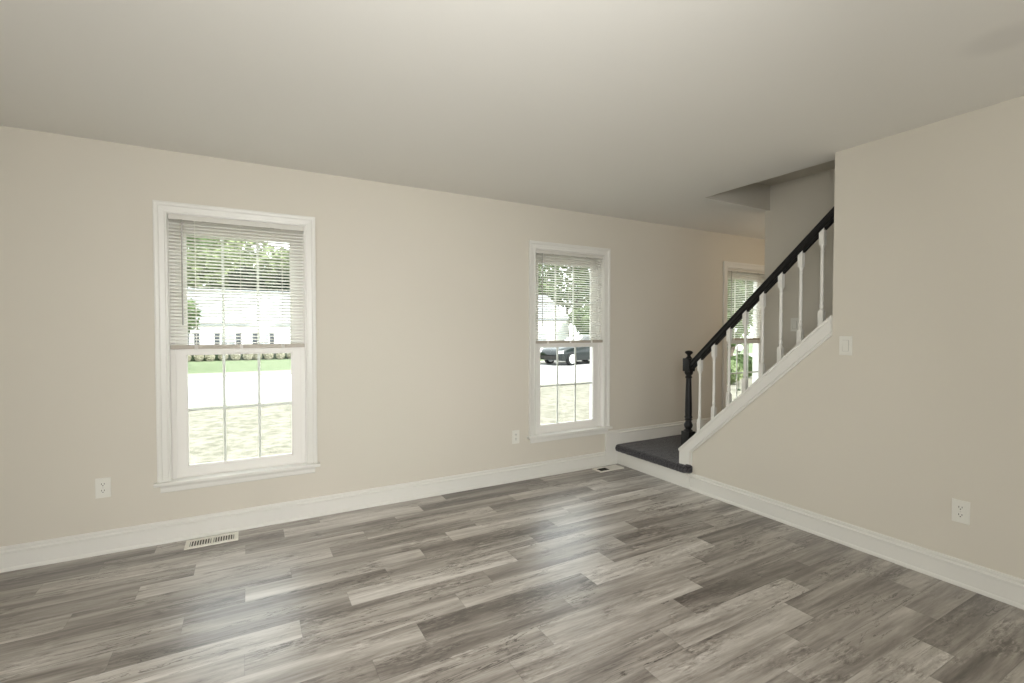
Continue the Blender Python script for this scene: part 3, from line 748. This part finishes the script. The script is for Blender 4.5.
# neighbour's house
def house(x0, x1, y0, y1, eave, ridge, win, door_x, label, shut=True, wz=(.42, 1.55)):
    root = empty('house', ((x0 + x1) / 2, y0, GZ)); ox, oy, oz = -(x0 + x1) / 2, -y0, -GZ
    def fix(o): o.location = (ox, oy, oz); return o
    fix(MB().prism([(y0, GZ), (y1, GZ), (y1, eave), ((y0 + y1) / 2, ridge - .12), (y0, eave)], 'x', x0, x1).build('wall', M['siding'], root))
    ym = (y0 + y1) / 2; e = .10; sl = (ridge - eave) / (ym - y0)
    rf = fix(MB().prism([(y0 - e, eave - e * sl), (ym, ridge), (y1 + e, eave - e * sl), (y1 + e, eave - e * sl + .14), (ym, ridge + .16), (y0 - e, eave - e * sl + .14)], 'x', x0 - .3, x1 + .3).build('roof', M['roof'], root))
    for cx, hw_ in win:
        f = MB(); za, zb = GZ + wz[0], GZ + wz[1] + .05
        f.box(cx - hw_, cx + hw_, y0 - .05, y0 + .01, za, za + .07); f.box(cx - hw_, cx + hw_, y0 - .05, y0 + .01, zb - .07, zb)
        f.box(cx - hw_, cx - hw_ + .07, y0 - .05, y0 + .01, za, zb); f.box(cx + hw_ - .07, cx + hw_, y0 - .05, y0 + .01, za, zb)
        f.box(cx - .02, cx + .02, y0 - .04, y0 + .01, za, zb); f.box(cx - hw_, cx + hw_, y0 - .04, y0 + .01, (za + zb) / 2 - .02, (za + zb) / 2 + .02)
        wo = fix(f.build('window', M['siding'], root))
        MB().box(cx - hw_ + .06, cx + hw_ - .06, y0 - .02, y0 - .01, za + .06, zb - .06).build('pane', M['houseglass'], wo)
        if shut:
            for s_ in (-1, 1):
                c = cx + s_ * (hw_ + .14); q = MB().box(c - .13, c + .13, y0 - .04, y0, za - .02, zb + .02)
                for z_ in range(9): q.box(c - .10, c + .10, y0 - .055, y0 - .035, za + .06 + z_ * (zb - za - .1) / 9, za + .06 + (z_ + .6) * (zb - za - .1) / 9)
                fix(q.build('shutter', M['shutter'], root))
    dz = GZ + .15
    do = fix(MB().box(door_x - .48, door_x + .48, y0 - .06, y0, dz, dz + 1.85, .01).build('door', M['siding'], root))
    MB().lathe([(.03, -.03), (.03, .03)], 0, 0, 0, 10, Matrix.Translation((door_x + .38, y0 - .08, dz + .9))).build('handle', M['metal'], do)
    return tag(root, label, 'house')
house(-9.0, 8.0, 34.0, 42.0, 1.72, 3.95, [(-1.05, .42), (.88, .34), (-2.9, .12), (4.2, .45), (6.2, .45), (-5.5, .5)], -.05 + 2.6, 'white single-storey house with dark shutters across the street')
house(17.0, 25.2, 35.0, 43.0, 2.3, 4.6, [(19.0, .45), (22.4, .45)], 20.8, 'pale house left of the parked car in the landing window view', False)

# parked car
def make_car(x, y, rz):
    root = empty('parked_car', (x, y, GZ - .02), rz); L2 = 2.25; hw_ = .88
    # half sections: station x, (half width, z) from sill over shoulder to centre line
    st_ = []
    def section(xx, zs, zsh, ztop, wsh, wtop): return [(0.02, zs), (wsh - .08, zs), (wsh, zs + .12), (wsh, zsh - .12), (wsh - .05, zsh), (wtop, ztop - .06 if ztop > zsh + .1 else ztop), (wtop * .75, ztop), (0.0, ztop + .015)]
    stations = [(-2.25, .42, .62, .66, .62, .5), (-2.18, .28, .72, .78, .74, .6), (-1.9, .24, .84, .90, .84, .66), (-1.3, .24, .92, .98, .87, .68), (-.82, .24, .97, 1.03, .88, .70), (-.15, .24, 1.0, 1.52, .88, .60), (.25, .24, 1.01, 1.58, .88, .61),
                (1.1, .24, 1.02, 1.57, .88, .60), (1.75, .26, 1.02, 1.48, .86, .58), (2.05, .30, 1.0, 1.10, .83, .62), (2.2, .36, .90, .96, .76, .6), (2.25, .5, .8, .84, .68, .5)]
    bm = bmesh.new(); rings = []
    for (xx, zs, zsh, zt, ws, wt) in stations:
        h_ = section(xx, zs, zsh, zt, ws, wt)
        ring = [(-a, z_) for a, z_ in h_[::-1]] + [(a, z_) for a, z_ in h_[1:-1]][::1]
        left = [(xx, -a, z_) for a, z_ in h_]; right = [(xx, a, z_) for a, z_ in h_[::-1]]
        rings.append([bm.verts.new(p) for p in left + right[1:-1]])
    k = len(rings[0])
    for a, b_ in zip(rings, rings[1:]):
        for q in range(k): bm.faces.new((a[q], a[(q + 1) % k], b_[(q + 1) % k], b_[q]))
    bm.faces.new(rings[0]); bm.faces.new(rings[-1][::-1]); bmesh.ops.recalc_face_normals(bm, faces=bm.faces[:])
    mb = MB(); mb.bm.free(); mb.bm = bm; mb.build('body', M['carpaint'], root, smooth=True)
    # glass
    g = MB(); g.prism([(-.72, 1.07), (-.16, 1.47), (.20, 1.52), (.20, 1.06)], 'y', -.80, .80); g.prism([(.26, 1.06), (.26, 1.52), (1.05, 1.51), (1.05, 1.06)], 'y', -.80, .80); g.prism([(1.12, 1.06), (1.12, 1.50), (1.62, 1.44), (1.78, 1.08)], 'y', -.78, .78)
    for v in g.bm.verts:
        s_ = 1 if v.co.y > 0 else -1; f_ = (v.co.z - 1.02) / .5; v.co.y = s_ * (.845 - .215 * f_)
    g.build('side_windows', M['carglass'], root)
    MB().quad((-.80, -.62, 1.065), (-.80, .62, 1.065), (-.20, .50, 1.50), (-.20, -.50, 1.50)).build('windshield', M['lens'], root)
    for s_ in (-1, 1):
        MB().box(-2.235, -1.98, s_ * .70 - .13, s_ * .70 + .13, .62, .76, .04, 3).build('headlight', M['lens'], root)
        MB().box(-.55, -.35, s_ * .98 - .09, s_ * .98 + .09, 1.0, 1.13, .03, 2).build('mirror', M['carpaint'], root)
    MB().box(-2.285, -2.20, -.55, .55, .34, .50, .02, 2).build('grille', M['dark'], root)
    for xx in (-1.42, 1.38):
        for s_ in (-1, 1):
            mt = Matrix.Translation((xx, s_ * .80, .34)) @ Matrix.Rotation(R(90), 4, 'X')
            MB().lathe([(.24, -.105), (.31, -.105), (.34, -.08), (.34, .08), (.31, .105), (.24, .105)], 0, 0, 0, 26, mt).build('wheel', M['tyre'], root, smooth=True)
            w_ = MB().lathe([(.05, -.112), (.235, -.108), (.24, -.10), (.24, .10), (.235, .108), (.05, .112)], 0, 0, 0, 26, mt).build('rim', M['alloy'], root, smooth=True)
    return tag(root, 'dark green car parked across the street, front end to the left', 'car')
make_car(15.75, 20.9, R(10))

# globe lamp outside the foyer window
gl_ = empty('globe_lamp', (12.70, 9.05, GZ)); tag(gl_, 'small white globe on a thin post outside the foyer window', 'garden lamp')
MB().lathe([(.05, 0), (.05, .03), (.009, .05), (.008, 1.12), (.04, 1.14), (.04, 1.16)], 0, 0, 0, 14).build('post', M['leafdark'], gl_, smooth=True)
b_ = bmesh.new(); bmesh.ops.create_uvsphere(b_, u_segments=24, v_segments=14, radius=.105); mb = MB(); mb.bm.free(); mb.bm = b_
mb.build('globe', M['globe'], gl_, loc=(0, 0, 1.26), smooth=True)
